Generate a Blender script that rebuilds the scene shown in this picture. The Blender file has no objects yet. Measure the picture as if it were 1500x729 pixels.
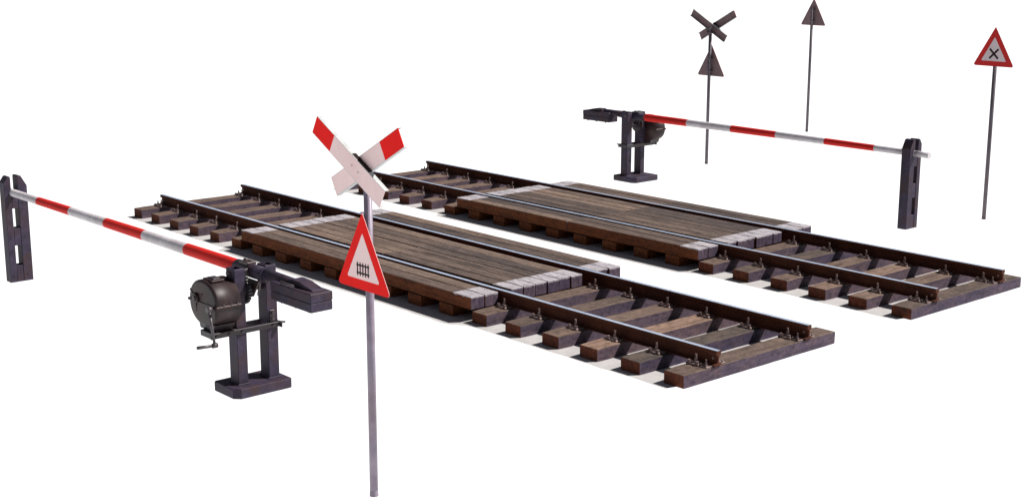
import bpy, bmesh, math, random
from mathutils import Vector, Matrix
random.seed(7)
sc = bpy.context.scene
COL = sc.collection

# ------------------------------------------------------------------ node helpers
def new_mat(name):
    m = bpy.data.materials.new(name); m.use_nodes = True
    nt = m.node_tree
    b = nt.nodes['Principled BSDF']
    return m, nt, b

def N(nt, kind, **kw):
    n = nt.nodes.new(kind)
    for k, v in kw.items():
        if k.startswith('i_'):
            n.inputs[k[2:].replace('_', ' ')].default_value = v
        else:
            setattr(n, k, v)
    return n

def math_node(nt, op, a, b=None, clamp=False):
    n = nt.nodes.new('ShaderNodeMath'); n.operation = op; n.use_clamp = clamp
    for i, v in enumerate((a, b)):
        if v is None: continue
        if isinstance(v, (int, float)): n.inputs[i].default_value = v
        else: nt.links.new(v, n.inputs[i])
    return n.outputs[0]

def noise(nt, scale=(1, 1, 1), detail=5.0, rough=0.6, seed=True, coord='Object', size=1.0, dist=0.0):
    """Noise in object space; W follows the object's random number so copies differ."""
    tc = nt.nodes.new('ShaderNodeTexCoord')
    mp = nt.nodes.new('ShaderNodeMapping'); mp.inputs['Scale'].default_value = scale
    nt.links.new(tc.outputs[coord], mp.inputs['Vector'])
    n = nt.nodes.new('ShaderNodeTexNoise'); n.noise_dimensions = '4D'
    n.inputs['Scale'].default_value = size; n.inputs['Detail'].default_value = detail
    n.inputs['Roughness'].default_value = rough; n.inputs['Distortion'].default_value = dist
    nt.links.new(mp.outputs[0], n.inputs['Vector'])
    if seed:
        oi = nt.nodes.new('ShaderNodeObjectInfo')
        nt.links.new(math_node(nt, 'MULTIPLY', oi.outputs['Random'], 57.0), n.inputs['W'])
    return n.outputs['Fac']

def ramp(nt, fac, stops):
    r = nt.nodes.new('ShaderNodeValToRGB')
    e = r.color_ramp.elements
    while len(e) < len(stops): e.new(0.5)
    for el, (p, c) in zip(e, stops):
        el.position = p
        el.color = (c[0], c[1], c[2], 1) if isinstance(c, (tuple, list)) else (c, c, c, 1)
    nt.links.new(fac, r.inputs['Fac'])
    return r.outputs['Color']

def mix(nt, fac, a, b, blend='MIX'):
    m = nt.nodes.new('ShaderNodeMix'); m.data_type = 'RGBA'; m.blend_type = blend
    def put(v, s):
        if isinstance(v, (int, float)): s.default_value = v
        elif isinstance(v, tuple): s.default_value = (v[0], v[1], v[2], 1)
        else: nt.links.new(v, s)
    put(fac, m.inputs[0]); put(a, m.inputs[6]); put(b, m.inputs[7])
    return m.outputs[2]

def bump(nt, b, height, strength=0.4, distance=0.01):
    n = nt.nodes.new('ShaderNodeBump'); n.inputs['Strength'].default_value = strength
    n.inputs['Distance'].default_value = distance
    nt.links.new(height, n.inputs['Height']); nt.links.new(n.outputs[0], b.inputs['Normal'])

# ------------------------------------------------------------------ materials
def wood(name, grain, cols, rand_cols, rand_amt, blots, blot_amt=0.5, blot_size=(5, 5, 5), rough=0.85, bump_s=0.5, spec=0.2, crack=0.5):
    """Grained timber: grain ramp, per-timber tone (face attribute 'tint'), soft stains, dark drying cracks."""
    m, nt, b = new_mat(name)
    fine = noise(nt, tuple(g * 2.6 for g in grain), 6, 0.7)
    mid = noise(nt, grain, 5, 0.65)
    f = math_node(nt, 'ADD', math_node(nt, 'MULTIPLY', fine, 0.5), math_node(nt, 'MULTIPLY', mid, 0.5))
    base = ramp(nt, f, [(0.34, cols[0]), (0.5, cols[1]), (0.66, cols[2])])
    at = nt.nodes.new('ShaderNodeAttribute'); at.attribute_name = 'tint'
    rc = ramp(nt, at.outputs['Fac'], rand_cols)
    base = mix(nt, rand_amt, base, mix(nt, 1.0, rc, ramp(nt, f, [(0.32, 0.42), (0.5, 1.0), (0.68, 1.65)]), 'MULTIPLY'))
    bn = noise(nt, blot_size, 6, 0.7, dist=0.6)
    n = len(blots)
    br = ramp(nt, bn, [(0.34 + 0.32 * k / (n - 1), c) for k, c in enumerate(blots)])
    base = mix(nt, blot_amt, base, br)
    spk = ramp(nt, noise(nt, tuple(max(9.0, x * 4) for x in blot_size), 7, 0.75), [(0.36, 0.55), (0.5, 1.0), (0.66, 1.3)])
    base = mix(nt, 1.0, base, spk, 'MULTIPLY')
    cr = noise(nt, tuple(g * 1.2 for g in grain), 3, 0.5, dist=0.4)
    crm = ramp(nt, cr, [(0.33, 1.0), (0.40, 0.0)])
    base = mix(nt, math_node(nt, 'MULTIPLY', crm, crack), base, (0.006, 0.0045, 0.0045))
    nt.links.new(base, b.inputs['Base Color'])
    b.inputs['Roughness'].default_value = rough
    b.inputs['Specular IOR Level'].default_value = spec
    bump(nt, b, f, bump_s, 0.012)
    return m

def paint_drips(m, x_lo, z_lo):
    """White paint that ran a little over the top arris of the end boards (shape set by the brush, not by light)."""
    nt = m.node_tree; b = nt.nodes['Principled BSDF']
    base = b.inputs['Base Color'].links[0].from_socket
    tc = nt.nodes.new('ShaderNodeTexCoord'); sx = nt.nodes.new('ShaderNodeSeparateXYZ'); nt.links.new(tc.outputs['Object'], sx.inputs[0])
    zz = math_node(nt, 'ADD', sx.outputs[2], math_node(nt, 'MULTIPLY', math_node(nt, 'SUBTRACT', noise(nt, (22, 22, 5), 6, 0.75), .5), .07))
    xx = math_node(nt, 'ADD', math_node(nt, 'ABSOLUTE', sx.outputs[0]), math_node(nt, 'MULTIPLY', noise(nt, (8, 30, 8), 4, 0.7), 0.05))
    mk = math_node(nt, 'MULTIPLY', math_node(nt, 'GREATER_THAN', zz, z_lo), math_node(nt, 'GREATER_THAN', xx, x_lo + .025))
    nt.links.new(mix(nt, math_node(nt, 'MULTIPLY', mk, .75), base, (.40, .37, .40)), b.inputs['Base Color'])

HALF = 2.545
GY = (26, 1.3, 26)     # grain along local Y (sleepers)
GX = (0.9, 24, 24)     # grain along local X (deck beams)
M = {}
M['sleeper_top'] = wood('weathered_sleeper_top', GY, [(0.0540, 0.0380, 0.0307), (0.1134, 0.0770, 0.0614), (0.1998, 0.1350, 0.1070)],
    [(0.0, (0.0518, 0.0460, 0.0428)), (0.25, (0.0918, 0.0670, 0.0558)), (0.5, (0.1350, 0.0900, 0.0716)), (0.75, (0.1782, 0.1180, 0.0911)), (1.0, (0.2916, 0.1800, 0.1302))], 0.8,
    [(0.0378, 0.0300, 0.0298), (0.1026, 0.0720, 0.0577), (0.1620, 0.1100, 0.0856)], 0.35, (4, 3, 4), crack=.6)
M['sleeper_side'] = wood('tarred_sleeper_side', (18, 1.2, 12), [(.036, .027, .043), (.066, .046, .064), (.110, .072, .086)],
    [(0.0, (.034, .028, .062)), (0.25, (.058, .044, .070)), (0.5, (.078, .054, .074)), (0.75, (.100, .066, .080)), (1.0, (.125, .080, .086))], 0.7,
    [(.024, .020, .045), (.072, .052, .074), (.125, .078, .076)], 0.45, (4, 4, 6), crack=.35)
M['sleeper_end'] = wood('sawn_sleeper_end', (12, 12, 12), [(0.0351, 0.0090, 0.0047), (0.0743, 0.0190, 0.0085), (0.1350, 0.0370, 0.0171)],
    [(0.0, (0.0459, 0.0140, 0.0095)), (0.5, (0.0837, 0.0210, 0.0095)), (1.0, (0.1148, 0.0340, 0.0162))], 0.5,
    [(0.0270, 0.0100, 0.0085), (0.0810, 0.0200, 0.0085), (0.1350, 0.0360, 0.0152)], 0.45, (7, 7, 7), crack=.4)
M['beam_side'] = wood('brown_bounce_beam_side', GX, [(0.0400, 0.0109, 0.0035), (0.0960, 0.0262, 0.0079), (0.1868, 0.0568, 0.0176)],  # brown timber with warm reflected light put into its colour
    [(0.0, (0.0774, 0.0207, 0.0071)), (0.5, (0.1133, 0.0328, 0.0097)), (1.0, (0.1400, 0.0459, 0.0141))], 0.5,
    [(0.0374, 0.0131, 0.0071), (0.1041, 0.0262, 0.0071), (0.1601, 0.0524, 0.0159)], 0.45, (3, 5, 7), crack=.6)
M['beam_end'] = wood('grey_beam_end', (10, 14, 5), [(.034, .025, .044), (.066, .046, .070), (.115, .080, .105)],
    [(0.0, (.030, .022, .062)), (0.4, (.062, .044, .074)), (1.0, (.120, .080, .100))], 0.65,
    [(.035, .026, .050), (.075, .052, .072), (.120, .085, .100)], 0.4, (8, 8, 4), crack=.4)
paint_drips(M['beam_end'], 0.0, .274); paint_drips(M['beam_side'], HALF - 0.33, .280)

def deck_top():
    m = wood('trodden_beam_top', GX, [(.046, .034, .030), (.100, .073, .062), (.185, .136, .114)],
        [(0.0, (.036, .030, .034)), (0.25, (.070, .052, .046)), (0.5, (.105, .075, .063)), (0.75, (.125, .090, .073)), (1.0, (.235, .160, .120))], 0.8,
        [(.040, .032, .031), (.100, .072, .060), (.165, .115, .090)], 0.35, (1.6, 6, 6), crack=.75, bump_s=0.8)
    nt = m.node_tree; b = nt.nodes['Principled BSDF']
    base = b.inputs['Base Color'].links[0].from_socket
    tc = nt.nodes.new('ShaderNodeTexCoord'); sx = nt.nodes.new('ShaderNodeSeparateXYZ')
    nt.links.new(tc.outputs['Object'], sx.inputs[0])
    ax = math_node(nt, 'ABSOLUTE', sx.outputs[0])
    wob = math_node(nt, 'MULTIPLY', noise(nt, (8, 30, 8), 4, 0.7), 0.05)
    edge = math_node(nt, 'ADD', ax, wob)
    band = math_node(nt, 'GREATER_THAN', edge, HALF - 0.33 + 0.025)
    worn = ramp(nt, noise(nt, (9, 45, 30), 8, 0.75), [(0.38, 0.1), (0.47, 0.92), (0.7, 1.0)])
    mask = math_node(nt, 'MULTIPLY', band, worn)
    pc = ramp(nt, noise(nt, (6, 40, 6), 6, 0.7), [(0.32, (.20, .185, .20)), (0.5, (.37, .345, .37)), (0.68, (.52, .49, .515))])
    nt.links.new(mix(nt, mask, base, pc), b.inputs['Base Color'])
    return m
M['beam_top'] = deck_top()

def metal(name, cols, rough=(0.35, 0.65), metallic=0.0, scale=14, rust=None, rust_amt=0.5, spec=0.5, bump_s=0.15):
    m, nt, b = new_mat(name)
    f = noise(nt, (scale,) * 3, 6, 0.65)
    base = ramp(nt, f, [(0.32, cols[0]), (0.5, cols[1]), (0.68, cols[2])])
    if rust:
        r = ramp(nt, noise(nt, (scale * .35,) * 3, 7, 0.7), [(0.45, 0.0), (0.62, rust_amt)])
        base = mix(nt, r, base, rust)
    nt.links.new(base, b.inputs['Base Color'])
    rr = nt.nodes.new('ShaderNodeMapRange'); rr.inputs['To Min'].default_value = rough[0]; rr.inputs['To Max'].default_value = rough[1]
    nt.links.new(f, rr.inputs['Value']); nt.links.new(rr.outputs[0], b.inputs['Roughness'])
    b.inputs['Metallic'].default_value = metallic
    b.inputs['Specular IOR Level'].default_value = spec
    bump(nt, b, f, bump_s, 0.004)
    return m

M['rail_rust'] = metal('rusty_rail_steel', [(0.0375, 0.0123, 0.0072), (0.0562, 0.0171, 0.0099), (0.0825, 0.0247, 0.0135)], (0.7, 0.95), 0.0, 5, (0.1063, 0.0323, 0.0153), 0.5, 0.15, 0.15)
M['rail_shine'] = metal('polished_rail_head_sky_tint', [(.36, .42, .53), (.44, .51, .64), (.53, .60, .73)], (0.22, 0.36), 0.25, 12, bump_s=0.02)  # pale blue of the reflected sky put into the base colour
M['fastening'] = metal('worn_fastening_steel', [(.09, .055, .05), (.18, .125, .118), (.32, .25, .24)], (0.4, 0.7), 0.1, 40, (.10, .045, .025), 0.6)
M['black_paint'] = metal('black_machine_paint', [(0.0135, 0.0108, 0.0144), (0.0225, 0.0180, 0.0245), (0.0360, 0.0288, 0.0374)], (0.36, 0.6), 0.0, 10, (0.0465, 0.0202, 0.0137), 0.75, 0.5, 0.15)
M['post_paint'] = metal('dull_violet_black_paint', [(0.0164, 0.0119, 0.0244), (0.0295, 0.0215, 0.0429), (0.0492, 0.0355, 0.0644)], (0.5, 0.75), 0.0, 11, (0.0410, 0.0193, 0.0215), 0.85, 0.3, 0.25)
M['case_paint'] = metal('oily_gearcase_paint', [(0.0131, 0.0071, 0.0079), (0.0212, 0.0108, 0.0119), (0.0349, 0.0184, 0.0198)], (0.38, 0.6), 0.0, 9, (0.0437, 0.0141, 0.0105), 0.8, 0.35, 0.12)
M['bright_steel'] = metal('handled_steel', [(0.0550, 0.0480, 0.0550), (0.0850, 0.0744, 0.0825), (0.1250, 0.1104, 0.1200)], (0.35, 0.6), 0.5, 25, (0.0500, 0.0240, 0.0175), 0.4)
M['pole'] = metal('galvanised_violet_grey_pole', [(.17, .14, .19), (.22, .18, .24), (.28, .235, .30)], (0.35, 0.55), 0.0, 6, (.15, .085, .10), 0.5, 0.5, 0.06)
M['pole_dark'] = metal('dark_grey_pole', [(0.0675, 0.0585, 0.0726), (0.1013, 0.0858, 0.1030), (0.1350, 0.1170, 0.1386)], (0.5, 0.7), 0.0, 6, (0.0945, 0.0585, 0.0594), 0.4, 0.35, 0.06)
M['sign_back'] = metal('brown_grey_sign_back', [(0.1148, 0.0754, 0.0818), (0.1485, 0.0975, 0.1056), (0.1823, 0.1209, 0.1294)], (0.6, 0.8), 0.0, 8, (0.1350, 0.0780, 0.0726), 0.3, 0.3, 0.05)
M['edge_grey'] = metal('pale_grey_flange', [(.36, .38, .38), (.48, .50, .50), (.58, .60, .60)], (0.4, 0.6), 0.0, 10, (.3, .24, .2), 0.3)
def enamel(name, c, v=0.12, rough=0.35, dirt=(.2, .13, .11), damt=0.25):
    lo = tuple(x * (1 - v) for x in c); hi = tuple(min(1, x * (1 + v)) for x in c)
    return metal(name, [lo, c, hi], (rough, rough + .15), 0.0, 11, dirt, damt, 0.12, 0.03)
M['red'] = enamel('red_enamel', (.86, .010, .008), 0.05, 0.6, (.62, .012, .01), 0.3)
M['white'] = enamel('pinkish_white_enamel', (.93, .705, .695), 0.03, 0.6, (.80, .53, .52), 0.3)
M['red_dull'] = enamel('duller_red_enamel', (.50, .022, .022), 0.08, 0.5, (.36, .03, .03), 0.3)  # darker red for the X triangle
M['white_dull'] = enamel('duller_white_enamel', (.60, .52, .54), 0.05, 0.5, (.45, .38, .40), 0.3)  # greyer white for the X triangle and the board rivets
M['sign_black'] = enamel('black_symbol_and_shadow_paint', (.016, .006, .006), 0.2, 0.5, (.03, .015, .012), 0.3)  # symbols, and the plate that imitates the crossbuck's shadow
M['boom_red'] = enamel('red_boom_paint', (.58, .020, .016), 0.10, 0.6, (.36, .022, .018), 0.35)
M['boom_white'] = enamel('white_boom_paint', (.57, .54, .565), 0.08, 0.6, (.34, .29, .30), 0.45)

def ground_mat():
    m, nt, b = new_mat('pale_dusty_ground')
    f = noise(nt, (6, 6, 6), 8, 0.7, seed=False)
    g = noise(nt, (60, 60, 60), 4, 0.7, seed=False)
    c = ramp(nt, math_node(nt, 'ADD', math_node(nt, 'MULTIPLY', f, .6), math_node(nt, 'MULTIPLY', g, .4)),
             [(0.36, (.35, .333, .328)), (0.5, (.42, .403, .397)), (0.66, (.49, .472, .466))])
    nt.links.new(c, b.inputs['Base Color']); b.inputs['Roughness'].default_value = 0.95
    b.inputs['Specular IOR Level'].default_value = 0.1
    bump(nt, b, g, 0.3, 0.006)
    return m
M['ground'] = ground_mat()

# ------------------------------------------------------------------ mesh helpers
class MB:
    """Collects shapes in one bmesh with material slots and builds ONE mesh object."""
    def __init__(self):
        self.bm = bmesh.new(); self.mats = []
        self.tint = self.bm.faces.layers.float.new('tint')
    def slot(self, m):
        if m not in self.mats: self.mats.append(m)
        return self.mats.index(m)
    def _fin(self, faces, m, smooth=False, tint=None):
        i = self.slot(m) if m is not None else None
        for f in faces:
            if i is not None: f.material_index = i
            f.smooth = smooth
            if tint is not None: f[self.tint] = tint
    def box(self, lo, hi, m, bev=0.0, mat4=None, seg=1, tint=None):
        lo = Vector(lo); hi = Vector(hi); c = (lo + hi) / 2; s = hi - lo
        r = bmesh.ops.create_cube(self.bm, size=1.0, matrix=Matrix.Translation(c) @ Matrix.Diagonal((s.x, s.y, s.z, 1)))
        vs = r['verts']
        if bev > 0:
            es = list({e for v in vs for e in v.link_edges})
            o = bmesh.ops.bevel(self.bm, geom=es, offset=bev, segments=seg, profile=0.5, affect='EDGES')
            vs = list({v for f in o['faces'] for v in f.verts} | {v for v in vs if v.is_valid})
        if mat4 is not None: bmesh.ops.transform(self.bm, matrix=mat4, verts=vs)
        fs = list({f for v in vs for f in v.link_faces})
        self._fin(fs, m, False, tint)
        return fs
    def tube(self, p0, p1, r0, m, r1=None, n=20, caps=True, smooth=True):
        p0 = Vector(p0); p1 = Vector(p1); r1 = r0 if r1 is None else r1
        d = (p1 - p0); q = d.to_track_quat('Z', 'Y').to_matrix()
        a = []; b = []
        for k in range(n):
            t = 2 * math.pi * k / n; o = Vector((math.cos(t), math.sin(t), 0))
            a.append(self.bm.verts.new(p0 + q @ (o * r0))); b.append(self.bm.verts.new(p1 + q @ (o * r1)))
        fs = [self.bm.faces.new((a[k], a[(k + 1) % n], b[(k + 1) % n], b[k])) for k in range(n)]
        self._fin(fs, m, smooth)
        if caps:
            self._fin([self.bm.faces.new(a[::-1]), self.bm.faces.new(b)], m, False)
    def prism(self, pts, axis, t0, t1, m, m_back=None, m_side=None, bev=0.0):
        """Outline pts (2-D) extruded along axis 'x'|'y'|'z' from t0 to t1."""
        def P(p, t):
            return {'x': (t, p[0], p[1]), 'y': (p[0], t, p[1]), 'z': (p[0], p[1], t)}[axis]
        a = [self.bm.verts.new(P(p, t0)) for p in pts]; b = [self.bm.verts.new(P(p, t1)) for p in pts]
        n = len(pts)
        f0 = self.bm.faces.new(a); f1 = self.bm.faces.new(b[::-1])
        sd = [self.bm.faces.new((a[k], b[k], b[(k + 1) % n], a[(k + 1) % n])) for k in range(n)]
        fs = [f0, f1] + sd
        bmesh.ops.recalc_face_normals(self.bm, faces=fs)
        self._fin([f0], m); self._fin([f1], m_back or m); self._fin(sd, m_side or m)
        if bev:
            es = list({e for f in (f0, f1) for e in f.edges})
            bmesh.ops.bevel(self.bm, geom=es, offset=bev, segments=2, profile=0.5, affect='EDGES')
        return f0, f1, sd
    def nut(self, p, r, h, m, axis=(0, 0, 1)):
        p = Vector(p); self.tube(p, p + Vector(axis) * h, r, m, n=6, smooth=False)
    def build(self, name, parent=None, loc=(0, 0, 0), shade=None):
        me = bpy.data.meshes.new(name); self.bm.normal_update(); self.bm.to_mesh(me); self.bm.free()
        for m in self.mats: me.materials.append(m)
        o = bpy.data.objects.new(name, me); COL.objects.link(o); o.location = loc
        if parent: o.parent = parent
        return o

def tag(o, label=None, cat=None, group=None, kind=None):
    if label: o['label'] = label
    if cat: o['category'] = cat
    if group: o['group'] = group
    if kind: o['kind'] = kind
    return o

def thing(name, label, cat, loc, rz=0, group=None):
    o = bpy.data.objects.new(name, None); COL.objects.link(o)
    o.empty_display_size = 0.2
    o.location = loc; o.rotation_euler = (0, 0, rz)
    return tag(o, label, cat, group)

def dup(root, loc, rz, label):
    def cp(o, parent):
        c = o.copy(); COL.objects.link(c); c.parent = parent
        for ch in o.children: cp(ch, c)
        return c
    r = cp(root, None)
    r.location = loc; r.rotation_euler = (0, 0, rz); r['label'] = label
    return r

# ------------------------------------------------------------------ setting: the ground under the tracks
Y2 = 3.91                      # the far track lies this much further back
def wavy(x0, x1, y, step=0.15, amp=0.012):
    n = max(2, int((x1 - x0) / step)); return [(x0 + (x1 - x0) * k / n, y + random.uniform(-amp, amp)) for k in range(n + 1)]
g = MB()
for dy in (0, Y2):
    pts = wavy(-.17, 2.86, -1.345) + wavy(2.95, 8.12, -1.49) + wavy(8.35, 11.40, -1.345)
    pts += [(11.44, -1.2), (11.44, 1.2), (-.15, 1.2)]
    vs = [g.bm.verts.new((x, y + dy, 0)) for x, y in pts]
    f = g.bm.faces.new(vs); f.normal_update()
    if f.normal.z < 0: f.normal_flip()
    g._fin([f], M['ground'])
tag(g.build('ground'), kind='structure')

# ------------------------------------------------------------------ tracks
SL, SW, SH = 1.22, 0.1335, 0.1395          # sleeper half length, half width, height
RY = 0.735                                 # rail centre
def sleeper_mesh(t, under_deck=False):
    """A squared timber with slightly worn, uneven arrises."""
    g = MB(); bm = g.bm
    n = 14; c = 0.006
    hw = SW + random.uniform(-.004, .004); h = SH + random.uniform(-.002, .002)
    prof = [(-hw, 0), (hw, 0), (hw, h - c), (hw - c, h), (-hw + c, h), (-hw, h - c)]
    rings = []
    tw = random.uniform(-.006, .006)
    for k in range(n + 1):
        y = -SL + 2 * SL * k / n
        if k in (0, n): y += random.uniform(-.008, .008)
        ring = []
        for j, (x, z) in enumerate(prof):
            jx = random.uniform(-.0025, .0025) + tw * y; jz = random.uniform(-.003, .0015) if j in (3, 4) else 0
            ex = 0.006 if k in (0, n) else 0
            ring.append(bm.verts.new((x * (1 - ex * 4) + jx, y, z - (ex if z > .1 else 0) + jz)))
        rings.append(ring)
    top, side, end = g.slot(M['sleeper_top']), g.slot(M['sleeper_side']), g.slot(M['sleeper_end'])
    if under_deck: side = end = g.slot(M['beam_side'])      # crossing timbers, cut from the same wood as the deck, with its warm bounce tint
    for a, b in zip(rings, rings[1:]):
        for j in range(6):
            f = bm.faces.new((a[j], b[j], b[(j + 1) % 6], a[(j + 1) % 6]))
            f.material_index = top if j in (2, 3, 4) else side
    f = bm.faces.new(rings[0]); f.material_index = end
    f = bm.faces.new(rings[-1][::-1]); f.material_index = end
    bmesh.ops.recalc_face_normals(bm, faces=bm.faces)
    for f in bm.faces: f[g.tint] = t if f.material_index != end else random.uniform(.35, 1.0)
    return g

def fastening_mesh():
    g = MB(); F = M['fastening']
    g.box((-.085, -.165, 0), (.085, .165, .018), F, .004)
    for s in (-1, 1):
        g.box((-.045, s * .105 - .026, .018), (.045, s * .105 + .026, .036), F, .004)          # clamp plate
        for dx, hh in ((-.055, .022), (.055, .022)):
            g.tube((dx, s * .142, .018), (dx, s * .142, .024), .020, F, n=12)
            g.nut((dx, s * .142, .024), .015, hh, F)
        g.tube((.005, s * .105, .036), (.005, s * .105, .042), .019, F, n=12)
        g.nut((.005, s * .105, .042), .018, .024, F)
        g.tube((.005, s * .105, .066), (.005, s * .105, .098), .0095, F, n=10)
        g.nut((.005, s * .105, .098), .012, .010, F)
    return g

_f = fastening_mesh().build('fastening'); FAST = _f.data; bpy.data.objects.remove(_f)

def rail_mesh(x0, x1, z0):
    g = MB(); bm = g.bm
    P = [(-.060, 0), (.060, 0), (.060, .011), (.020, .023), (.009, .040), (.009, .098), (.030, .110), (.035, .116), (.035, .143), (.026, .153),
         (-.026, .153), (-.035, .143), (-.035, .116), (-.030, .110), (-.009, .098), (-.009, .040), (-.020, .023), (-.060, .011)]
    P = [(y, z + z0) for y, z in P]
    n = 24; rings = [[bm.verts.new((x0 + (x1 - x0) * k / n, y, z)) for y, z in P] for k in range(n + 1)]
    ru, sh = g.slot(M['rail_rust']), g.slot(M['rail_shine'])
    for a, b in zip(rings, rings[1:]):
        for j in range(len(P)):
            f = bm.faces.new((a[j], b[j], b[(j + 1) % len(P)], a[(j + 1) % len(P)]))
            f.material_index = sh if j == 9 else ru
    for r in (rings[0], rings[-1][::-1]):
        f = bm.faces.new(r); f.material_index = ru
    bmesh.ops.recalc_face_normals(bm, faces=bm.faces)
    # bolt heads left in the web near both ends
    for x in (x0 + .06, x1 - .06):
        for s in (-1, 1):
            g.nut((x, s * .009, z0 + .068), .014, .012, M['fastening'], (0, s, 0))
    return g

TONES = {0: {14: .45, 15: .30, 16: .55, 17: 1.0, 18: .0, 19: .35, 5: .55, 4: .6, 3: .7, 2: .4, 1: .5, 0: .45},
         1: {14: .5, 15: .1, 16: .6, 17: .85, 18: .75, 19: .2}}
def make_track(dy, label):
    root = thing('railway_track', label, 'railway track', (5.7, dy, 0), 0, 'railway tracks through the crossing')
    for k in range(20):
        s = sleeper_mesh(TONES[1 if dy else 0].get(k, random.uniform(.0, .12) if 5 < k < 14 else random.uniform(.1, .8)), 4 < k < 14).build('sleeper', root, (k * .6 - 5.7, 0, 0))  # tops under the deck take dark tones, shade put into the colour
        s.rotation_euler.z = random.uniform(-.004, .004)
        if k < 6 or k > 13:
            for y in (-RY, RY):
                xs = [0.0] if k not in (0, 19) else [(-.055 if k == 19 else .055), (.07 if k == 19 else -.07)]
                for i, x in enumerate(xs):
                    f = bpy.data.objects.new('fastening', FAST); COL.objects.link(f); f.parent = s
                    f.location = (x, y, SH - .002)
                    if i == 1: f.scale = (.62, .9, .7)
                    f.rotation_euler.z = random.uniform(-.03, .03)
    for y in (-RY, RY):
        rail_mesh(-.10 - 5.7, 11.555 - 5.7, .1485).build('rail', root, (0, y, 0))
    return root
make_track(0, 'rusty railway track on timber sleepers, the one right behind the crossbuck post')
make_track(Y2, 'rusty railway track on timber sleepers beside the barrier whose gear drum faces away')

# ------------------------------------------------------------------ timber crossing panels
DX0, DX1, JX = 3.165, 8.255, 5.715
def panel(y0, y1, n, dy, label):
    cx = (DX0 + DX1) / 2
    g = MB(); w = (y1 - y0) / n
    for k in range(n):
        for (a, b) in ((DX0, JX - .004), (JX + .004, DX1)):
            ja, jb = random.uniform(-.012, .012), random.uniform(-.012, .012)
            if a != DX0: ja *= .3
            if b != DX1: jb *= .3
            t = random.random()
            top = .2935 + random.uniform(-.003, .003)
            ya, yb = y0 + k * w + random.uniform(.004, .008), y0 + (k + 1) * w - random.uniform(.004, .008)
            fs = g.box((a + ja - cx, ya, SH + .002), (b + jb - cx, yb, top), M['beam_side'], .006, tint=t, seg=2)
            for f in fs:
                if not f.is_valid: continue
                f.normal_update(); nn = f.normal
                if nn.z > .35: f.material_index = g.slot(M['beam_top'])
                elif abs(nn.x) > .7: f.material_index = g.slot(M['beam_end'])
    o = g.build('crossing_panel', None, (cx, dy, 0))
    tag(o, label, 'timber deck', 'timber crossing panels')
    return o
where = ['behind the gate-symbol warning sign', 'of the track beside the far barrier']
random.seed(21)
for i, dy in enumerate((0, Y2)):
    tr = ('track crossed by the triangular sign\'s post', 'track beside the barrier drum facing away')[i]
    panel(-1.22, -.805, 2, dy, ('narrow timber deck strip directly behind the red triangle, its thick side showing notched gaps',
                               'narrow timber deck strip of the back track, its brown side facing the front track')[i])
    panel(-.615, .560, 6, dy, ('wide timber deck between the two rails of the front track, white painted ends',
                              'wide timber deck between the two rails of the back track, white painted ends')[i])
    panel(.805, 1.22, 2, dy, ('narrow timber deck strip of the front track, on its side towards the back track',
                             'narrow timber deck strip along the outer side of the back track, by the far barrier')[i])

# ------------------------------------------------------------------ barrier machine with boom
def superell(cx, cz, rx, zt, zb, n=48, e=2.2):
    pts = []
    for k in range(n):
        t = 2 * math.pi * k / n
        c, s = math.cos(t), math.sin(t)
        x = cx + rx * math.copysign(abs(c) ** (2 / e), c)
        z = cz + (zt if s > 0 else zb) * math.copysign(abs(s) ** (2 / e), s)
        pts.append((x, z))
    return pts

def boom_shape(g, by, bz, xs):
    """Tapered striped pole; xs are the distances of the stripe ends from the pivot, tip first."""
    R = lambda x: .046 + .020 * (xs[0] - x) / (xs[0] - xs[-1])
    for k, (a, b) in enumerate(zip(xs, xs[1:])):
        m_ = M['boom_white'] if k % 2 == 0 else M['boom_red']
        n = 4
        for j in range(n):
            p, q = a + (b - a) * j / n, a + (b - a) * (j + 1) / n
            g.tube((-p, by, bz - .0006 * p * p + .0), (-q, by, bz - .0006 * q * q), R(p), m_, r1=R(q), n=28, caps=(k == 0 and j == 0))

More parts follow.
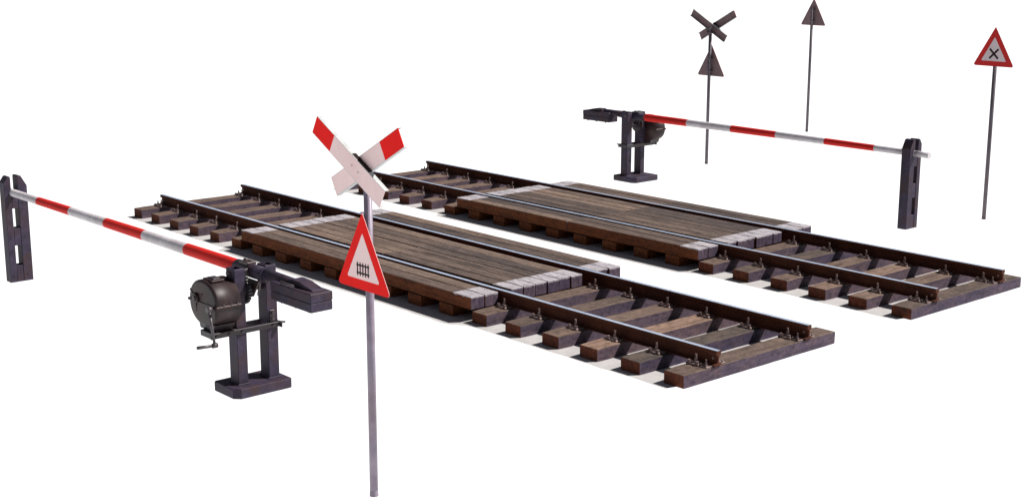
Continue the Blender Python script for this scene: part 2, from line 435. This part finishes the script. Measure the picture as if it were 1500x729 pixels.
BX, BY = 8.762, -4.40     # origin of the near machine
def make_barrier():
    root = thing('barrier_machine', 'hand cranked barrier with its gear drum and crank in full view, boom lowered', 'level crossing barrier', (BX, BY, 0), 0,
                 'hand cranked level crossing barriers')
    B, K, CP, BS = M['black_paint'], M['post_paint'], M['case_paint'], M['bright_steel']
    # plinth with chamfered corners
    g = MB(); c = .06
    x0, x1, y0, y1 = -.21, .21, -.32, .31
    q = .014
    pl = [(x0 + q, y0), (x1 - c, y0), (x1, y0 + c), (x1, y1 - q), (x1 - q, y1), (x0 + c, y1), (x0, y1 - c), (x0, y0 + q)]
    g.prism(pl, 'z', 0, .102, K, bev=.010)
    g.build('plinth', root)
    # two steel posts with open tops
    for (ya, yb, h) in ((-.215, -.105, 1.245), (.125, .245, 1.235)):
        g = MB(); xa, xb = -.07, .09; t = .014
        fs = g.box((xa, ya, .10), (xb, yb, h), K, .006)
        tops = [f for f in fs if f.is_valid and f.calc_center_median().z > h - .001]
        tops.sort(key=lambda f: -f.calc_area())
        r = bmesh.ops.inset_region(g.bm, faces=[tops[0]], thickness=t, depth=0)
        e = bmesh.ops.extrude_face_region(g.bm, geom=[tops[0]])
        bmesh.ops.delete(g.bm, geom=[tops[0]], context='FACES_ONLY')
        vs = [v for v in e['geom'] if isinstance(v, bmesh.types.BMVert)]
        bmesh.ops.translate(g.bm, verts=vs, vec=(0, 0, -.08))
        bmesh.ops.recalc_face_normals(g.bm, faces=g.bm.faces)
        # weld foot
        g.box((xa - .012, ya - .012, .102), (xb + .012, yb + .012, .112), K, .004)
        g.build('post', root)
    # crosswise shelf: angle irons round both posts and a plate under the gear case
    g = MB()
    g.box((.092, -.50, .612), (.104, .262, .670), B, .002)
    g.box((.092, -.49, .658), (.128, .262, .670), B, .002)
    g.box((-.084, -.44, .612), (-.072, .262, .670), B, .002)
    g.box((-.12, -.475, .655), (.090, -.217, .669), B, .002)
    g.box((-.12, -.487, .612), (.090, -.475, .669), B, .002)
    g.box((-.07, .247, .612), (.15, .259, .669), B, .002)
    for y in (-.44, -.30, -.16, .18):
        g.nut((.104, y, .636), .014, .014, B, (1, 0, 0))
    for x in (-.09, .04):
        for y in (-.45,): g.nut((x, y, .669), .016, .018, B)
    g.build('shelf', root)
    # bracket with hinge pin on the far post
    g = MB()
    g.box((.091, .150, .672), (.103, .205, .790), B, .004)
    g.tube((.10, .178, .765), (.128, .178, .765), .020, B, n=14)
    g.tube((.10, .178, .702), (.122, .178, .702), .013, BS, n=10)
    g.tube((.09, .20, .664), (.16, .285, .664), .011, B, n=10)
    g.build('bracket', root)
    # gear case
    g = MB(); ya, yb = -.475, -.212
    out = superell(-.075, .93, .265, .225, .220)
    f0, f1, sd = g.prism(out, 'y', ya, yb, CP)
    es = list(f0.edges)
    bmesh.ops.bevel(g.bm, geom=es, offset=.030, segments=4, profile=0.5, affect='EDGES')
    for f in g.bm.faces: f.smooth = True; f.material_index = 0
    case = g.build('gear_case', root)
    g = MB()     # cradle that carries the case on the shelf
    g.prism([(-.19, .669), (.06, .669), (.085, .735), (-.215, .735)], 'y', ya + .03, yb - .01, B)
    g.build('cradle', case)
    g = MB()     # split flange round the case
    fl0, fl1 = .918, .944
    g.box((-.352, ya - .008, fl0), (.206, yb + .0, fl1), CP, .006)
    for x in (-.30, -.19, .02, .14): g.nut((x, ya + .004, fl1), .012, .014, BS)
    for y in (-.40, -.32, -.25): g.nut((.197, y, fl1), .011, .013, BS)
    g.tube((-.352, ya + .06, .931), (-.378, ya + .06, .931), .018, CP, n=12)
    g.build('flange', case)
    g = MB()     # inspection lid on top
    g.box((-.13, -.43, 1.143), (.05, -.30, 1.166), CP, .004)
    g.box((-.10, -.40, 1.164), (.02, -.33, 1.176), B, .004)
    g.build('lid', case)
    g = MB()     # bearing boss with ribs on the face of the drum
    g.tube((-.19, ya + .002, .965), (-.19, ya - .026, .965), .055, CP, r1=.046, n=24)
    g.tube((-.19, ya - .026, .965), (-.19, ya - .036, .965), .026, B, n=16)
    for a in (25, 150, 265):
        c_, s_ = math.cos(math.radians(a)), math.sin(math.radians(a))
        g.tube((-.19 + c_ * .05, ya + .002, .965 + s_ * .05), (-.19 + c_ * .135, ya + .004, .965 + s_ * .135), .009, CP, n=8)
    g.build('boss', case)
    # crank
    g = MB()
    hx, hz = .135, .920
    ex, ez = .215, .590
    g.tube((hx, ya + .01, hz), (hx, ya - .055, hz), .019, BS, n=16)
    g.tube((hx, ya - .075, hz), (hx, ya - .025, hz), .030, BS, n=16)
    q = Matrix.Translation(((hx + ex) / 2, ya - .05, (hz + ez) / 2)) @ Matrix.Rotation(-math.atan2(ex - hx, ez - hz) , 4, 'Y')
    L = math.hypot(ex - hx, ez - hz)
    g.tube((hx, ya - .05, hz), (ex, ya - .05, ez), .015, BS, r1=.013, n=14)
    g.tube((ex, ya - .075, ez), (ex, ya - .025, ez), .024, BS, n=16)
    g.build('crank', root)
    g = MB()
    g.tube((ex, ya - .075, ez), (ex - .03, ya - .215, ez), .014, BS, r1=.017, n=14)
    g.tube((ex - .03, ya - .215, ez), (ex - .031, ya - .222, ez), .012, BS, n=14)
    g.build('crank_handle', root)
    # toothed gear wheel between the posts
    g = MB(); gx, gz, gy0, gy1 = .0, 1.02, -.095, -.060
    T = 26; ol = []
    for k in range(T):
        for fr, rr in ((.0, .124), (.28, .124), (.38, .145), (.80, .145)):
            a = 2 * math.pi * (k + fr) / T; ol.append((gx + rr * math.cos(a), gz + rr * math.sin(a)))
    il = [(gx + .09 * math.cos(2 * math.pi * k / 40), gz + .09 * math.sin(2 * math.pi * k / 40)) for k in range(40)]
    g.prism(ol, 'y', gy0, gy1, B)
    for rr in (.088,):
        g.tube((gx, gy0 - .006, gz), (gx, gy1 + .006, gz), rr, B, n=32)
    g.tube((gx, -.105, gz), (gx, .13, gz), .030, BS, n=16)
    g.tube((gx, -.05, gz), (gx, .02, gz), .045, B, n=16)
    g.build('gear_wheel', root)
    # boom: tapered striped pole
    by, bz = .05, 1.178
    g = MB()
    boom_shape(g, by, bz, (6.12, 5.02, 4.09, 3.16, 2.23, 1.30, .30))
    boom = g.build('boom', root)
    g = MB()
    g.tube((-.30, by, bz), (-.285, by, bz), .067, K, r1=.071, n=28)
    g.tube((-.285, by, bz), (.205, by, bz), .071, K, r1=.068, n=28)
    g.tube((.205, by, bz), (.235, by, bz), .074, K, n=28)
    g.tube((.235, by, bz + .002), (.80, by, bz + .016), .064, K, r1=.043, n=24)
    g.box((-.19, by - .052, 1.235), (-.03, by + .052, 1.262), B, .005)
    for x in (-.16, -.06): g.nut((x, by, 1.262), .014, .016, B)
    g.tube((-.02, -.235, 1.195), (-.02, .265, 1.195), .020, BS, n=14)
    g.build('boom_socket', root)
    g = MB()     # sector plate linking the boom with the gear
    g.prism([(-.16, 1.12), (.20, 1.12), (.08, .95), (-.06, .95)], 'y', by - .07, by - .055, B)
    g.tube((.20, by - .05, 1.135), (.10, by - .02, .965), .012, BS, n=10)
    g.build('sector_plate', root)
    # counterweight: two slabs under a clamping saddle
    g = MB(); x0, x1, y0, y1 = .49, 1.175, -.075, .168
    g.box((x0, y0, 1.102), (x1, y1, 1.188), K, .007)
    g.box((x0 + .004, y0 + .003, 1.012), (x1 - .003, y1 - .002, 1.1005), K, .007)
    for x in (.62, .86, 1.08):
        for y in (y0 + .05, y1 - .05): g.nut((x, y, 1.012), .016, -.016, B)
    cw = g.build('counterweight', root)
    g = MB()
    g.prism([(.70, 1.189), (1.11, 1.189), (1.09, 1.20), (.90, 1.240), (.76, 1.247), (.71, 1.235)], 'y', by - .055, by + .075, K, bev=.006)
    for x in (.66, .86):
        g.tube((x, y0 + .012, 1.188), (x, y0 + .012, 1.215), .012, BS, n=8)
    g.tube((.66, y0 + .012, 1.212), (.88, y0 + .012, 1.206), .013, BS, n=10)
    g.build('saddle', cw)
    return root
barrier = make_barrier()
CX2, CY2 = 2 * 5.69, 2.90
dup(barrier, (CX2 - BX, CY2 - BY, 0), math.pi,
    'hand cranked barrier seen from behind, its counterweight pointing away from the boom, drum half hidden')
g = MB(); boom_shape(g, .05, 1.178, (6.15, 5.19, 4.255, 3.285, 2.33, 1.345, .34)); _b = g.build('striped_pole')
for ch in list(COL.objects):     # the stripes of this boom sit a little further out
    if ch.name.startswith('boom') and ch.parent and ch.parent.name == 'barrier_machine.001' and 'socket' not in ch.name:
        ch.data = _b.data
bpy.data.objects.remove(_b)
for ch in list(COL.objects):     # the plinth of this machine is cut longer
    if ch.name.startswith('plinth') and ch.parent and ch.parent.name.endswith('.001'):
        ch.scale.x = 1.28; ch.location.x = -.055

# ------------------------------------------------------------------ boom rest posts
def make_rest():
    root = thing('boom_rest_post', 'dark slotted rest post with two see-through windows, boom tip lying in its fork', 'barrier rest post', (2.867, -4.313, 0), 0,
                 'slotted rest posts for the booms')
    K = M['post_paint']; hx = .077; hy = .148
    for s in (-1, 1):
        # forked half: outline in (y, z)
        y_in = -.017 + s * .043; y_out = s * hy
        if s < 0:
            pts = [(y_out, 0), (y_out, 1.29), (y_out + .055, 1.368), (y_in - .008, 1.368), (y_in, 1.35), (y_in, 0)]
        else:
            pts = [(y_in, 0), (y_in, 1.36), (y_in + .012, 1.372), (y_in + .05, 1.365), (y_out, 1.235), (y_out, 0)]
        g = MB(); g.prism(pts, 'x', -hx, hx, K, bev=.006); g.build('fork_half', root)
    for (z0, z1, nm) in ((.0, .212, 'spacer_block'), (.475, .695, 'spacer_block'), (.955, 1.118, 'spacer_block')):
        g = MB(); g.box((-hx + .006, -.0575, z0), (hx - .004, .0235, z1), K, .003); g.build(nm, root)
    for z in (.10, .585, 1.03):
        for y in (-.10, .085):
            g = MB(); g.nut((hx, y, z), .012, .007, M['black_paint'], (1, 0, 0)); g.build('bolt', root)
    return root
rest = make_rest()
dup(rest, (8.437, 7.282, 0), math.pi, 'dark slotted rest post with the round white boom tip poking out past it')

# ------------------------------------------------------------------ signs
def tri_outline(zb, zt, hw, r, rtop, n=6):
    """Rounded triangle outline in (x, z), apex up."""
    V = [Vector((-hw, zb)), Vector((hw, zb)), Vector((0, zt))]; R = [r, r, rtop]
    pts = []
    for i in range(3):
        p, a, b = V[i], V[i - 1], V[(i + 1) % 3]
        u = (a - p).normalized(); v = (b - p).normalized()
        half = u.angle(v) / 2; bis = (u + v).normalized()
        c = p + bis * (R[i] / math.sin(half)); d = R[i] / math.tan(half)
        p0, p1 = p + u * d, p + v * d
        a0 = math.atan2((p0 - c).y, (p0 - c).x); a1 = math.atan2((p1 - c).y, (p1 - c).x)
        da = (a1 - a0 + math.pi) % (2 * math.pi) - math.pi
        for k in range(n + 1):
            t = a0 + da * k / n; pts.append((c.x + R[i] * math.cos(t), c.y + R[i] * math.sin(t)))
    return pts

def flat(g, pts, y, m, up=1):
    vs = [g.bm.verts.new((p[0], y, p[1])) for p in pts]; f = g.bm.faces.new(vs); f.normal_update()
    if f.normal.y > 0: f.normal_flip()
    g._fin([f], m); return f

def triangle_plate(root, zb, yf, symbol, red, white, rpole):
    """Warning triangle whose front faces local -y; front sheet at y = yf."""
    hw, ht = .348, .605
    g = MB()
    out = tri_outline(zb, zb + ht, hw, .026, .007)
    g.prism(out, 'y', yf, yf + .006, red, M['sign_back'], M['edge_grey'], bev=.0015)
    for f in g.bm.faces:
        f.normal_update()
    plate = g.build('triangle_plate', root)
    g = MB(); inn = tri_outline(zb + .080, zb + .080 + .365, .212, .012, .006)
    g.prism(inn, 'y', yf - .0015, yf - .0001, white)
    field = g.build('white_field', plate)
    g = MB(); cz = zb + .160; S = M['sign_black']; y0, y1 = yf - .0030, yf - .0016
    if symbol == 'gate':
        for k in range(5):
            x = -.070 + k * .035
            g.prism([(x - .0068, cz - .052), (x + .0068, cz - .052), (x + .0068, cz + .046), (x, cz + .056), (x - .0068, cz + .046)], 'y', y0, y1, S)
        for z in (cz - .030, cz + .030):
            for k in range(6):      # rail pieces butted between the pickets
                xa = -.070 + (k - 1) * .035 + .0069 if k else -.0835
                xb = -.070 + k * .035 - .0069 if k < 5 else .0835
                g.prism([(xa, z - .0062), (xb, z - .0062), (xb, z + .0062), (xa, z + .0062)], 'y', y0, y1, S)
    elif symbol == 'cross':
        L, w = .104, .0155
        cz = zb + .192
        d = .7071
        def bar(a, b, dx):
            ux, uz = dx * d, d; px, pz = -uz, ux
            P = lambda t, s: (t * ux + s * px, cz + t * uz + s * pz)
            g.prism([P(a, -w), P(b, -w), P(b, w), P(a, w)], 'y', y0, y1, S)
        bar(-L, L, 1); bar(-L, -w - .0002, -1); bar(w + .0002, L, -1)
    g.build('gate_symbol' if symbol == 'gate' else 'cross_symbol', plate)
    # clamp on the pole
    for z in (zb + .10, zb + .34):
        g = MB()
        g.tube((0, 0, z - .014), (0, 0, z + .014), rpole + .005, M['pole_dark'], n=20)
        g.box((-.05, yf + .0062, z - .012), (.05, -rpole * .6, z + .012), M['pole_dark'], .002)
        g.build('clamp', plate)
    return plate

def cross_board(root, cx, cz, ang, yf, lo, hi, m_edge):
    """Channel section board, face towards -y, red upper tip."""
    w, dpt, t = .073, .038, .004
    g = MB(); W_, R_, BK = M['white'], M['red'], M['sign_back']
    a = math.radians(ang)
    def X(u, y, v): return (cx + u * math.cos(a) - v * math.sin(a), y, cz + u * math.sin(a) + v * math.cos(a))
    mt = Matrix(((math.cos(a), 0, -math.sin(a), cx), (0, 1, 0, 0), (math.sin(a), 0, math.cos(a), cz), (0, 0, 0, 1)))
    segs = [(-lo, hi - .262, W_), (hi - .262, hi, R_)]
    if hi < 0: segs = [(hi, lo, W_)]
    for (u0, u1, m) in segs:
        fs = g.box((u0, yf, -w), (u1, yf + t, w), m, 0, mt)
        for f in fs:
            f.normal_update()
            if f.normal.y > .5: f.material_index = g.slot(BK)
    for s in (-1, 1):     # flanges folded back
        fs = g.box((-lo, yf + .0003, s * (w + .0002) if s > 0 else -w - t - .0002), (hi, yf + dpt, w + t + .0002 if s > 0 else -w - .0002), m_edge, 0, mt)
    for u in (-.045, .045):
        p = Vector(X(u, yf, 0)); g.tube(p, p + Vector((0, -.004, 0)), .008, M['white_dull'], n=10)
    return g

def make_sign(name, label, cat, loc, rz, zb, symbol, crossbuck, pole_m, rp, red, white, group=None, ph=None):
    root = thing(name, label, cat, loc, rz, group)
    top = ph if ph else (2.66 if crossbuck else zb + .40)
    g = MB()
    g.tube((0, 0, 0), (0, 0, top), rp, pole_m, n=28)
    g.tube((0, 0, top), (0, 0, top + .008), rp + .003, pole_m, n=28)
    g.tube((0, 0, 0), (0, 0, .05), rp + .003, pole_m, r1=rp + .0002, n=28, caps=False)
    g.build('pole', root)
    triangle_plate(root, zb, -rp - .026, symbol, red, white, rp)
    if crossbuck:
        cz = 2.632
        g = cross_board(root, .012, cz, 28.5, -rp - .052, .385, .605, M['edge_grey']); g.build('cross_board', root)
        # the other board lies in front; its red tip points up to the other side
        g = cross_board(root, .022, cz, 180 - 28.5, -rp - .096, .385, .598, M['edge_grey']); g.build('cross_board', root)
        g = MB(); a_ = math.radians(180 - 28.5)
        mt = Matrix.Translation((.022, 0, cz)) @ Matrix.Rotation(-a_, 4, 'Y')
        g.box((-.15, -rp - .0905, -.080), (.09, -rp - .0525, .060), M['sign_black'], .002, mt); g.build('shadow_plate', root)  # black plate standing in for the rear board's shadow on this flange
        for z in (cz - .09, cz + .005):
            g = MB()
            g.tube((0, 0, z - .014), (0, 0, z + .014), rp + .006, M['pole_dark'], n=20)
            g.box((-.05, -rp - .0135, z - .012), (.05, -rp * .6, z + .012), M['pole_dark'], .002)
            g.build('clamp', root)
    return root

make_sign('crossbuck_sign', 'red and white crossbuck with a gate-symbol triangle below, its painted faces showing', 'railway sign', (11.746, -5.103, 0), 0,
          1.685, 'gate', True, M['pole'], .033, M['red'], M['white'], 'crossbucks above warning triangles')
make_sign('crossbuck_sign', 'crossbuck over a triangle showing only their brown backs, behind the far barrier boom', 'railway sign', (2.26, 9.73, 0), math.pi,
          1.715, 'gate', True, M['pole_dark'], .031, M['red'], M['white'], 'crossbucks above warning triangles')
make_sign('warning_sign', 'single triangular sign turned away on a thin pole, plain brown back', 'warning sign', (.63, 15.06, 0), math.pi,
          2.405, 'gate', False, M['pole_dark'], .031, M['red'], M['white'], 'single warning triangles on poles')
make_sign('warning_sign', 'red bordered warning triangle with a black X on a tall dark pole', 'warning sign', (8.84, 8.79, 0), 0,
          2.40, 'cross', False, M['pole_dark'], .031, M['red_dull'], M['white_dull'], 'single warning triangles on poles', )

# ------------------------------------------------------------------ light
sdir = Vector((-.50, -.75, -1.0)).normalized()          # direction the sunlight travels
sun = bpy.data.lights.new('sun', 'SUN'); sun.energy = 5.0; sun.angle = math.radians(.53); sun.color = (1.0, .965, .925)
so = bpy.data.objects.new('sun', sun); COL.objects.link(so); so.rotation_euler = sdir.to_track_quat('-Z', 'Y').to_euler(); so.location = (20, 25, 30)
w = bpy.data.worlds.new('World'); sc.world = w; w.use_nodes = True
nt = w.node_tree; nt.nodes.clear()
out = nt.nodes.new('ShaderNodeOutputWorld')
sky = nt.nodes.new('ShaderNodeTexSky'); sky.sky_type = 'NISHITA'; sky.sun_disc = False; sky.air_density = .55; sky.dust_density = .25; sky.altitude = 800
sky.sun_elevation = math.asin(-sdir.z); sky.sun_rotation = math.atan2(-sdir.x, -sdir.y)
bg = nt.nodes.new('ShaderNodeBackground'); bg.inputs['Strength'].default_value = .05
hs = nt.nodes.new('ShaderNodeHueSaturation'); hs.inputs['Saturation'].default_value = .45      # white balanced sky
nt.links.new(sky.outputs[0], hs.inputs['Color']); nt.links.new(hs.outputs[0], bg.inputs['Color'])
wh = nt.nodes.new('ShaderNodeBackground'); wh.inputs['Color'].default_value = (1, .995, .99, 1); wh.inputs['Strength'].default_value = .95
tc = nt.nodes.new('ShaderNodeTexCoord'); sx = nt.nodes.new('ShaderNodeSeparateXYZ'); nt.links.new(tc.outputs['Generated'], sx.inputs[0])
lt = nt.nodes.new('ShaderNodeMath'); lt.operation = 'LESS_THAN'; lt.inputs[1].default_value = 0.0; nt.links.new(sx.outputs[2], lt.inputs[0])
mx = nt.nodes.new('ShaderNodeMixShader')
nt.links.new(lt.outputs[0], mx.inputs[0]); nt.links.new(bg.outputs[0], mx.inputs[1]); nt.links.new(wh.outputs[0], mx.inputs[2])
nt.links.new(mx.outputs[0], out.inputs['Surface'])

# ------------------------------------------------------------------ camera (solved from the sleepers and rails)
yaw, pit, rol = 2.42198217, .216230609, .00126859
d = Vector((math.cos(yaw) * math.cos(pit), math.sin(yaw) * math.cos(pit), -math.sin(pit)))
r = Vector((math.sin(yaw), -math.cos(yaw), 0)); u = r.cross(d)
r2 = math.cos(rol) * r + math.sin(rol) * u; u2 = -math.sin(rol) * r + math.cos(rol) * u
cam = bpy.data.cameras.new('camera'); cam.sensor_width = 36; cam.lens = 49.6824; cam.clip_start = .1; cam.clip_end = 500
co = bpy.data.objects.new('camera', cam); COL.objects.link(co)
mw = Matrix((( r2.x, u2.x, -d.x, 20.3906541), (r2.y, u2.y, -d.y, -11.2268983), (r2.z, u2.z, -d.z, 4.31634091), (0, 0, 0, 1)))
co.matrix_world = mw
sc.camera = co

sc.view_settings.view_transform = 'Standard'; sc.view_settings.look = 'None'
sc.view_settings.exposure = 0.45; sc.view_settings.gamma = 1
sc.cycles.max_bounces = 8
